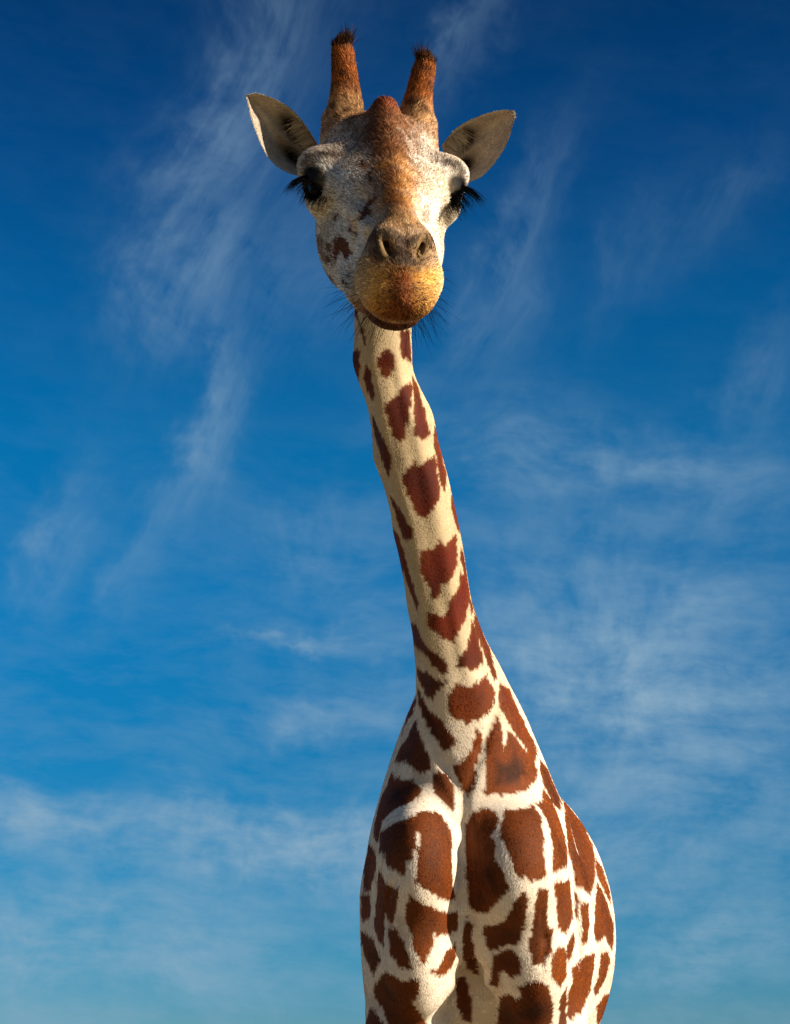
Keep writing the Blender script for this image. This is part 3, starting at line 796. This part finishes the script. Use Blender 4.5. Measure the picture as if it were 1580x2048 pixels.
def hair(name, parent, roots, nor, flow, length, lift, col, radius, mat, bend=None, npt=4, tip=.15):
    """grow one strand per root; flow is the lie of the hair, lift how far it stands off"""
    n = len(roots)
    d = nrm(flow + lift[:, None] * nor)
    b = (-.35 * lift[:, None] * nor) if bend is None else bend
    ts = np.linspace(0, 1, npt)
    pts = np.stack([roots + length[:, None] * (d * t_ + b * t_ * t_) for t_ in ts], 1)
    hc = bpy.data.hair_curves.new(name)
    hc.add_curves([npt] * n)
    hc.attributes['position'].data.foreach_set('vector', pts.astype(np.float32).ravel())
    ra = hc.attributes.get('radius') or hc.attributes.new('radius', 'FLOAT', 'POINT')
    prof = 1 - (1 - tip) * ts ** 1.6
    ra.data.foreach_set('value', (radius[:, None] * prof[None]).astype(np.float32).ravel())
    ca = hc.attributes.new('coat', 'FLOAT_COLOR', 'CURVE')
    ca.data.foreach_set('color', np.concatenate([col, np.ones((n, 1))], 1).astype(np.float32).ravel())
    na = hc.attributes.new('skin_normal', 'FLOAT_VECTOR', 'CURVE')
    na.data.foreach_set('vector', nor.astype(np.float32).ravel())
    hc.materials.append(mat)
    o = bpy.data.objects.new(name, hc); COL.objects.link(o); o.parent = parent
    o['kind'] = 'stuff'
    return o
def tangent(v, N): return nrm(v - N * (v * N).sum(1)[:, None])
def paint(o, col):
    a = o.data.attributes.new('coat', 'FLOAT_COLOR', 'POINT')
    a.data.foreach_set('color', np.concatenate([col, np.ones((len(col), 1))], 1).astype(np.float32).ravel())
def scatter(V, Q, N, dens):
    """random points on quads, dens per square metre and face"""
    a, b, c, d = (V[Q[:, k]] for k in range(4))
    area = .5 * np.linalg.norm(np.cross(c - a, d - b), axis=1)
    w = area * dens; n = rng.poisson(w)
    f = np.repeat(np.arange(len(Q)), n)
    u, v = rng.random(len(f))[:, None], rng.random(len(f))[:, None]
    qa = Q[f]
    bl = lambda A: (A[qa[:, 0]] * (1 - u) + A[qa[:, 1]] * u) * (1 - v) + (A[qa[:, 3]] * (1 - u) + A[qa[:, 2]] * u) * v
    return bl(V), nrm(bl(N)), f

# ------------------------------------------------------------------ ground (below the frame)
gnd = mesh_obj('ground', [(-9000, -9000, 0), (9000, -9000, 0), (9000, 9000, 0), (-9000, 9000, 0)], [(0, 1, 2, 3)], plain('dry_grass', (.34, .27, .15), .9, .2, .35, .6), smooth=False)
gnd['kind'] = 'structure'

# ------------------------------------------------------------------ the giraffe
GIR = bpy.data.objects.new('giraffe', None); COL.objects.link(GIR)
GIR.location = (float(SH_L[0] + SH_R[0]) / 2, float(SH_L[1]), 0)
GIR['label'] = 'giraffe with rust brown patches looking down at the camera against blue sky'
GIR['category'] = 'giraffe'
OFF = np.array(GIR.location)
def local(V): return np.asarray(V, float) - OFF
body = mesh_obj('body', local(BV), BQ, SKIN, GIR)
BC = pcoat(BV, BN)
paint(body, BC * .8)

fc = BV[BQ].mean(1); fn = nrm(BN[BQ].mean(1))
px_, py_, pz_ = proj(fc)
fac = (fn * nrm(CAM - fc)).sum(1)
ishead = np.linalg.norm(fc - HB[0], axis=1) < HB[1]
ishead[ishead] = region_head(fc[ishead])
dens = np.where(fac > -.12, .38e6, .03e6)
dens = np.where((py_ < 1400) & (fac > -.12), .50e6, dens)
dens = np.where(ishead, np.where(fac > -.2, .95e6, .10e6), dens)
dens = np.where(py_ > 2150, .010e6, dens)
dens = np.where((fc[:, 1] > 4.9), .012e6, dens)
HK = .62
dens = dens * HK
RP, RN, RF = scatter(BV, BQ, BN, dens)
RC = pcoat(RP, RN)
rh = ishead[RF]
hq = to_head(RP)
# lie of the hair
T_ = np.tile(np.array([.05, .25, -1.0]), (len(RP), 1))
ti = np.nonzero((RP[:, 2] > 1.6) & (RP[:, 1] < 4.4) & ~rh)[0]
l_, v_, a_, par_, tt_ = tube_coords(RP[ti])
T_[ti] = tt_
bk = (RP[:, 1] > 4.45)
T_[bk] = np.array([.1, .8, -.6])
back = -HF[1][None] + np.sign(hq[:, 0:1]) * HF[0][None] * .35
mc = from_head((0, .40, -.035))
rad = RP - mc
mw = sstep(.27, .33, hq[:, 1])[:, None]
hf = nrm(back) * (1 - mw) + nrm(rad) * mw
T_[rh] = hf[rh]
sw = np.stack([vnoise(RP, 28) - .5, vnoise(RP + 3, 28) - .5, vnoise(RP + 6, 28) - .5], 1)
rj = rng.normal(size=RP.shape)
flow = tangent(nrm(T_) + .75 * sw + .20 * rj, RN)
eye_d = np.minimum(np.linalg.norm(hq - np.array([EYE[0], EYE[1], EYE[2]]), axis=1), np.linalg.norm(hq - np.array([-EYE[0], EYE[1], EYE[2]]), axis=1))
nos_d = np.hypot((np.abs(hq[:, 0]) - .0295) / .010, (hq[:, 2] - .022) / .020) + (hq[:, 1] < .32) * 9
L_ = np.where(rh, .0105, np.where(py_[RF] < 1400, .0062, .0074)) * rng.uniform(.65, 1.2, len(RP))
L_ = np.where(rh & (hq[:, 1] > .25), L_ * .72, L_)
L_ = np.where(eye_d < .040, L_ * .5, L_)
kp = np.where(rh, (eye_d > .0285) & (nos_d > .85), True)
lift = np.where(rh, .34, .20) * rng.uniform(.5, 1.5, len(RP))
rr_ = np.where(rh, .00048, .00050) * rng.uniform(.7, 1.2, len(RP))
tone = np.where(rh, rng.lognormal(-.06, .46, len(RP)), rng.lognormal(0, 1, len(RP)) ** np.where(RC[:, 1] < .12, .48, .25))
hn, ht, hx = hq[:, 1], hq[:, 2], np.abs(hq[:, 0])
pd = rh * np.clip(.24 * sstep(.26, .05, hn) * sstep(-.05, .02, ht) * (.35 + .65 * np.exp(-(hx / .075) ** 2)) * (.3 + 1.4 * vnoise(RP + 15, 45))
     + .42 * sstep(.32, .36, hn) * sstep(-.02, .0, ht) * sstep(.045, .025, ht) + .24 * sstep(.28, .32, hn) * sstep(-.0, -.02, ht) * np.exp(-(hx / .03) ** 2) + .07, 0, .75)
dkh = rng.random(len(RP)) < pd
RC = np.where(dkh[:, None], RC * np.array([.30, .24, .20]), RC)
lk = np.where(rh[:, None], hq * np.array([1, .30, 1]), RP * np.array([1, 1, .28]))
lock = np.where(rh, .66 + .42 * vnoise(lk, 420) + .26 * vnoise(lk + 5, 190), .50 + .60 * vnoise(lk, 420) + .40 * vnoise(lk + 5, 190))
RC = RC * lock[:, None]
cl_ = np.clip(RC * tone[:, None] * 1.12, .002, .95)
browl = np.exp(-(((hn - .010) / .018) ** 2 + ((hx - .116) / .034) ** 2)) * (ht > 0) * rh
L_ = L_ * (1 + .7 * browl)
k_ = np.nonzero(kp)[0]
hair('fur', body, local(RP[k_] - RN[k_] * .0008), RN[k_], flow[k_], L_[k_], lift[k_], cl_[k_], rr_[k_], FUR)

# ---- eyes
def uv_sphere(c, r, ax3, nu=32, nv=20):
    """ax3: rows are the right, forward (pole) and up directions"""
    V, Fq = [], []
    for j in range(nv + 1):
        th = math.pi * j / nv
        for i in range(nu):
            ph = 2 * math.pi * i / nu
            rr = r * (1 + .05 * max(0, math.cos(th)) ** 6)
            p = np.array([math.sin(th) * math.cos(ph), math.cos(th), math.sin(th) * math.sin(ph)]) * rr
            V.append(c + p @ ax3)
    for j in range(nv):
        for i in range(nu): Fq.append((j * nu + i, j * nu + (i + 1) % nu, (j + 1) * nu + (i + 1) % nu, (j + 1) * nu + i))
    return np.array(V), np.array(Fq)
EYEM = plain('dark_eye', (.0015, .0011, .001), .04, .22)
EYEM.node_tree.nodes['Principled BSDF'].inputs['IOR'].default_value = 1.33
for s in (-1, 1):
    eo = nrm(np.array([s * .80, .52, .28])); ea = np.array([-s * .50, .85, -.16]); ea = nrm(ea - eo * (ea @ eo)); eb = np.cross(eo, ea) * s
    A = np.stack([ea, eo, eb]) @ HF
    c = from_head(np.array([s * EYE[0], EYE[1], EYE[2]]) - eo * .006)
    V, Fq = uv_sphere(c, .0265, A)
    mesh_obj('eye', local(V), Fq, EYEM, GIR)
    # lashes: upper fan and a few lower ones
    up = eb if eb[2] > 0 else -eb
    m = 180
    th = rng.uniform(-.1, math.pi * .98, m)
    rim = np.array([s * EYE[0], EYE[1], EYE[2]])[None] - .006 * eo + .0310 * ((-np.cos(th))[:, None] * ea + np.sin(th)[:, None] * eo) + (.005 - .25 * .031 * np.maximum(-np.cos(th), 0))[:, None] * up
    outer = sstep(2.2, .6, th)[:, None]
    out = nrm(eo * .65 + np.array([s * .70, .30, 0]) * outer - up * .10 + (-np.cos(th))[:, None] * ea * .40 + rng.normal(size=(m, 3)) * .09)
    ln = rng.uniform(.022, .038, m) * (1 + .30 * outer[:, 0])
    hair('eyelashes', GIR, local(from_head(rim)), np.tile(eo @ HF, (m, 1)), out @ HF, ln, np.zeros(m), np.full((m, 3), .0018), np.full(m, .00042), LASH,
         bend=np.tile(np.array([0, 0, -.70]), (m, 1)) + rng.normal(size=(m, 3)) * .06, npt=6, tip=.2)
    m = 26
    th = rng.uniform(.15, math.pi * .8, m)
    rim = np.array([s * EYE[0], EYE[1], EYE[2]])[None] + .016 * eo + (-np.cos(th))[:, None] * ea * -.028 - np.sin(th)[:, None] * up * .0225
    out = nrm(eo * .6 - up * .9 + ea * .5 + rng.normal(size=(m, 3)) * .16)
    hair('eyelashes', GIR, local(from_head(rim)), np.tile(eo @ HF, (m, 1)), out @ HF, rng.uniform(.016, .03, m), np.zeros(m), np.full((m, 3), .002), np.full(m, .00045), LASH,
         bend=np.tile(np.array([0, 0, -.2]), (m, 1)), npt=5, tip=.2)

# ---- ossicones
def loft(C, Rr, nseg=28):
    C = np.asarray(C); T = nrm(np.gradient(C, axis=0)); V, Fq = [], []
    for k in range(len(C)):
        a = nrm(np.cross(T[k], [0, 1, .3])); b = np.cross(T[k], a)
        for i in range(nseg):
            ph = 2 * math.pi * i / nseg
            V.append(C[k] + Rr[k] * (math.cos(ph) * a + math.sin(ph) * b))
    for k in range(len(C) - 1):
        for i in range(nseg): Fq.append((k * nseg + i, k * nseg + (i + 1) % nseg, (k + 1) * nseg + (i + 1) % nseg, (k + 1) * nseg + i))
    return np.array(V), np.array(Fq)
def vnormals(V, Fq):
    n = np.zeros_like(V); a, b, c, d = (V[Fq[:, k]] for k in range(4))
    f = np.cross(c - a, d - b)
    for k in range(4): np.add.at(n, Fq[:, k], f)
    return nrm(n)
for base, tipp, lab in (((-.066, -.125, .052), (-.078, -.2, .222), 'longer horn with black tufted tip'), ((.066, -.125, .052), (.082, -.195, .203), 'shorter horn with black tufted tip')):
    base, tipp = np.array(base), np.array(tipp)
    ks = np.linspace(0, 1, 26)
    C = from_head(base[None] + (tipp - base)[None] * ks[:, None] + np.array([-.006 * np.sign(base[0]), 0, 0])[None] * np.sin(ks * 3.1)[:, None])
    Rr = np.interp(ks, [0, .36, .55, .77, .9, .96, 1], [.036, .0305, .0238, .0195, .0170, .012, .002])
    V, Fq = loft(C, Rr)
    N = vnormals(V, Fq)
    ctr = np.repeat(C, 28, axis=0)
    if ((V - ctr) * N).sum() < 0: Fq = Fq[:, ::-1].copy(); N = -N
    o = mesh_obj('ossicone', local(V), Fq, SKIN, GIR); o['label'] = lab
    axis = nrm(C[-1] - C[0]); Ln = np.linalg.norm(C[-1] - C[0])
    def hcol(P):
        k = ((P - C[0]) @ axis) / Ln
        c = np.tile(np.array([.40, .22, .10]), (len(P), 1))
        c = mixc_(c, (.23, .066, .014), sstep(.30, .60, k))
        c = mixc_(c, (.055, .020, .008), .85 * sstep(.45, .70, .6 * vnoise(P, 70) + .4 * vnoise(P, 170)))
        c = mixc_(c, (.012, .008, .006), sstep(.88, .99, k + .12 * (vnoise(P, 60) - .5)))
        return c, k
    paint(o, hcol(V)[0] * .8)
    P, Nn, _ = scatter(V, Fq, N, np.full(len(Fq), 1.5e6 * HK))
    c, k = hcol(P)
    n = len(P)
    spir = np.cross(Nn, axis)
    fl = tangent(axis[None] * (.45 + .55 * k[:, None]) - spir * np.sign(base[0]) * (.55 * (1 - k[:, None])) + .25 * rng.normal(size=P.shape) + .5 * np.stack([vnoise(P, 60) - .5] * 3, 1), Nn)
    L = np.interp(k, [0, .3, .7, .92, 1], [.010, .012, .012, .016, .020]) * rng.uniform(.6, 1.3, n)
    lf = np.interp(k, [0, .7, 1], [.45, .42, .6]) * rng.uniform(.4, 1.5, n)
    topw = sstep(.9, 1.0, k)[:, None]
    fl = nrm(fl * (1 - .8 * topw) + axis[None] * topw)
    hair('horn_hair', o, local(P - Nn * .0008), Nn, fl, L, lf, np.clip(c * rng.lognormal(0, .5, n)[:, None] * 1.1, .003, .9), np.full(n, .00050), FUR)
    m = 420
    ph = rng.uniform(0, 6.283, m); rr = .016 * np.sqrt(rng.random(m))
    a_ = nrm(np.cross(axis, [0, 1, .3])); b_ = np.cross(axis, a_)
    out = np.cos(ph)[:, None] * a_ + np.sin(ph)[:, None] * b_
    rt = C[-1] - axis * .010 + out * rr[:, None]
    lock = nrm(R_ * np.sign(-base[0]) * .15 + axis)
    hair('horn_tuft', o, local(rt), nrm(out + axis), nrm(lock[None] * .9 + out * .25 * (rr / .016)[:, None] + rng.normal(size=(m, 3)) * .16), rng.uniform(.012, .034, m) * (.6 + .8 * np.exp(-((rt - C[-1]) @ R_ / .008 - np.sign(-base[0])) ** 2)), np.zeros(m),
         np.tile([.006, .004, .003], (m, 1)) * rng.uniform(.5, 3, (m, 1)) + (rng.random((m, 1)) < .25) * np.array([.055, .018, .004]), np.full(m, .00055), LASH, bend=rng.normal(size=(m, 3)) * .12, npt=5)

# ---- ears
EARS = [([(636, 292), (618, 262), (601, 238), (585, 221), (565, 207), (540, 195), (512, 187), (497, 190)], [(618, 356), (596, 351), (574, 344), (549, 328), (529, 302), (511, 260), (500, 226), (494, 197)]),
        ([(884, 292), (899, 272), (912, 258), (930, 246), (951, 236), (976, 227), (1004, 221), (1025, 223)], [(912, 368), (928, 366), (946, 361), (962, 353), (981, 335), (999, 311), (1014, 284), (1029, 236)])]
for ei, (upE, loE) in enumerate(EARS):
    nu, nw = 34, 23
    us = np.linspace(0, 1, nu); ws = np.linspace(0, 1, nw)
    kk = np.linspace(0, 1, 8)
    up2 = catmull(kk, np.array(upE, float), us); lo2 = catmull(kk, np.array(loE, float), us)
    s = -1 if ei == 0 else 1
    def ear_pt(u2, w, layer):
        j = u2; a, b = lo2[j], up2[j]; u = us[j]
        xy = a * (1 - w) + b * w
        cup = .062 * (1 - u) ** .8 + .012
        dz = cup * (4 * w * (1 - w)) ** .8
        dz -= .026 * math.exp(-((w - .52) / .10) ** 2) * (1 - u) ** 1.5                 # fold dividing the hollow
        dz += .026 * (math.exp(-((w - .80) / .11) ** 2) + math.exp(-((w - .28) / .10) ** 2)) * math.exp(-((u - .28) / .17) ** 2)
        th = .0045 * (4 * w * (1 - w)) ** .5 + .0025
        return at(xy[0], xy[1], 3.69 + .02 * (1 - u) - .03 * u + dz + (th if layer else 0))
    V = np.array([ear_pt(j, w, 0) for j in range(nu) for w in ws] + [ear_pt(j, w, 1) for j in range(nu) for w in ws])
    Fq = []
    B = nu * nw
    for j in range(nu - 1):
        for k in range(nw - 1):
            a = j * nw + k
            Fq.append((a, a + 1, a + nw + 1, a + nw)); Fq.append((B + a, B + a + nw, B + a + nw + 1, B + a + 1))
    for j in range(nu - 1):
        a, b = j * nw, (j + 1) * nw
        Fq.append((a, b, B + b, B + a)); Fq.append((a + nw - 1, B + a + nw - 1, B + b + nw - 1, b + nw - 1))
    for k in range(nw - 1):
        a = (nu - 1) * nw + k; Fq.append((a, a + 1, B + a + 1, B + a)); Fq.append((k, B + k, B + k + 1, k + 1))
    Fq = np.array(Fq)
    N = vnormals(V, Fq)
    mid = (nu // 2) * nw + nw // 2
    if N[mid] @ (CAM - V[mid]) < 0: Fq = Fq[:, ::-1].copy(); N = -N
    UW = np.array([(u, w, 0) for u in us for w in ws] + [(u, w, 1) for u in us for w in ws])
    def ecol(uw, P):
        u, w, ly = uw.T
        c = np.tile(np.array([.42, .35, .27]), (len(P), 1))
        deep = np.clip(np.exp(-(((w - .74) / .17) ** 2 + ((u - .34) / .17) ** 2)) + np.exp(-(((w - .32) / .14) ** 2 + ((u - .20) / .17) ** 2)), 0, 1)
        c = mixc_(c, (.020, .014, .010), np.clip(deep * 1.7, 0, .985) * (ly < .5))  # shade of the two hollows painted dark into the inner ear
        rim = np.clip(1 - np.minimum(w, 1 - w) / .05, 0, 1)
        c = mixc_(c, (.58, .50, .38), .7 * rim)
        c = mixc_(c, (.42, .25, .13), .6 * sstep(.25, .05, u) * sstep(.5, .9, w))
        c = np.where((ly > .5)[:, None], np.array([.52, .42, .30])[None], c)
        return c * (.8 + .4 * vnoise(P, 120))[:, None]
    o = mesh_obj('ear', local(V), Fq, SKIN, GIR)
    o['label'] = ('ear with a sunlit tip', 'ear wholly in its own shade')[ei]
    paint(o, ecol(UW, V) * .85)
    P, Nn, f = scatter(V, Fq, N, np.full(len(Fq), 1.5e6 * HK))
    # nearest grid parameters for colour and lie
    uwf = UW[Fq].mean(1)[f]
    n = len(P)
    along = nrm(np.array(at(*upE[-1], 3.66)) - np.array(at((upE[0][0] + loE[0][0]) / 2, (upE[0][1] + loE[0][1]) / 2, 3.70)))
    fl = tangent(along[None] + .35 * rng.normal(size=P.shape), Nn)
    edge = np.clip(1 - np.minimum(uwf[:, 1], 1 - uwf[:, 1]) / .06, 0, 1)
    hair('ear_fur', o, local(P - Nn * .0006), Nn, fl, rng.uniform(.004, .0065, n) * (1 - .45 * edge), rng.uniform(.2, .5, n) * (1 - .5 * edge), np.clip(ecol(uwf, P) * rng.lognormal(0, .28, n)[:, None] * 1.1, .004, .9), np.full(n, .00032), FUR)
    # long pale hairs that cross the opening from the inner edge
    m = 420
    u0 = rng.uniform(.02, .34, m); w0 = rng.uniform(.62, .97, m)
    idx = (np.round(u0 * (nu - 1)).astype(int) * nw + np.round(w0 * (nw - 1)).astype(int))
    down_ = nrm(np.array(at(*loE[3], 3.70)) - np.array(at(*upE[2], 3.70)))
    fl = nrm(down_[None] * .8 + along[None] * .45 + N[idx] * .5 + .22 * rng.normal(size=(m, 3)))
    hair('ear_tuft', o, local(V[idx] + rng.normal(size=(m, 3)) * .002), N[idx], fl, rng.uniform(.018, .040, m), np.zeros(m), np.tile([.50, .42, .32], (m, 1)) * rng.uniform(.7, 1.5, (m, 1)), np.full(m, .00040), FUR,
         bend=np.tile(-.2 * nrm(CAM - V[mid]), (m, 1)), npt=5)

# ---- whiskers on lips and chin
fr = np.nonzero(ishead & (to_head(fc)[:, 1] > .24) & (to_head(fc)[:, 2] < -.02) & (np.abs(to_head(fc)[:, 0]) > .012))[0]
hh = to_head(fc[fr])
pw_ = (.15 + sstep(-.05, -.10, hh[:, 2]) * 1.6 + .5 * sstep(.05, .07, np.abs(hh[:, 0])))
sel = rng.choice(fr, 170, p=pw_ / pw_.sum())
wp, wn = fc[sel], fn[sel]
m = len(sel)
wf = nrm(wn * .7 + nrm(wp - mc) * .8 + np.array([0, 0, -.25]) + rng.normal(size=(m, 3)) * .22)
hair('whiskers', GIR, local(wp - wn * .001), wn, wf, rng.uniform(.018, .058, m), np.zeros(m), np.full((m, 3), .004), np.full(m, .00028), LASH,
     bend=np.tile([0, 0, -.22], (m, 1)) + rng.normal(size=(m, 3)) * .10, npt=6, tip=.25)

# ---- mane along the back of the neck
m = 9000
ui = rng.uniform(4, 92, m); ii = ui.astype(int)
rootp = TC[ii] - TV[ii] * (TPAR[ii, 3] * .97)[:, None] + TL[ii] * (rng.normal(size=m) * .007)[:, None] + TT[ii] * (ui - ii)[:, None] * _STEP[ii][:, None]
fl = nrm(-TV[ii] * .9 - TT[ii] * .15 + rng.normal(size=(m, 3)) * .10)
hair('mane', GIR, local(rootp), nrm(-TV[ii]), fl, rng.uniform(.03, .055, m), np.zeros(m), np.tile([.24, .085, .03], (m, 1)) * rng.lognormal(0, .3, (m, 1)), np.full(m, .0006), FUR, bend=np.tile([0, .0, -.1], (m, 1)), npt=4)

# ---- tail and hooves
tp = TR1 + BF[1] * .34 + np.array([0, 0, .16])
ks = np.linspace(0, 1, 14)
C = tp[None] + BF[1][None] * (.10 * np.sin(ks * 2.2))[:, None] + np.array([0, 0, -.72])[None] * ks[:, None]
V, Fq = loft(C, np.interp(ks, [0, .2, 1], [.035, .02, .010]), 12)
o = mesh_obj('tail', local(V), Fq, SKIN, GIR); paint(o, np.tile([.5, .38, .24], (len(V), 1)))
m = 500
rt = C[-3:][rng.integers(0, 3, m)] + rng.normal(size=(m, 3)) * .006
hair('tail_tuft', o, local(rt), np.tile([0, 1.0, 0], (m, 1)), nrm(np.array([0, .1, -1.0])[None] + rng.normal(size=(m, 3)) * .12), rng.uniform(.2, .45, m), np.zeros(m), np.full((m, 3), .015), np.full(m, .0008), LASH, bend=np.zeros((m, 3)), npt=4)
for hp in HOOVES:
    V, Fq = [], []
    ring = 20
    for zz, sc in ((.0, 1.18), (.012, 1.2), (.05, 1.06), (.09, .92), (.10, .5)):
        for i in range(ring):
            ph = 2 * math.pi * i / ring
            x_, y_ = math.cos(ph) * .056 * sc, math.sin(ph) * .066 * sc
            x_ *= 1 - .12 * math.exp(-(x_ / .012) ** 2)
            y_ -= .012 * max(0, -math.sin(ph)) + (-.010 * math.exp(-(x_ / .008) ** 2) if math.sin(ph) < 0 else 0)
            V.append((hp[0] + x_, hp[1] + y_, zz))
    for j in range(4):
        for i in range(ring): Fq.append((j * ring + i, j * ring + (i + 1) % ring, (j + 1) * ring + (i + 1) % ring, (j + 1) * ring + i))
    mesh_obj('hoof', local(V), Fq, HORN, GIR)
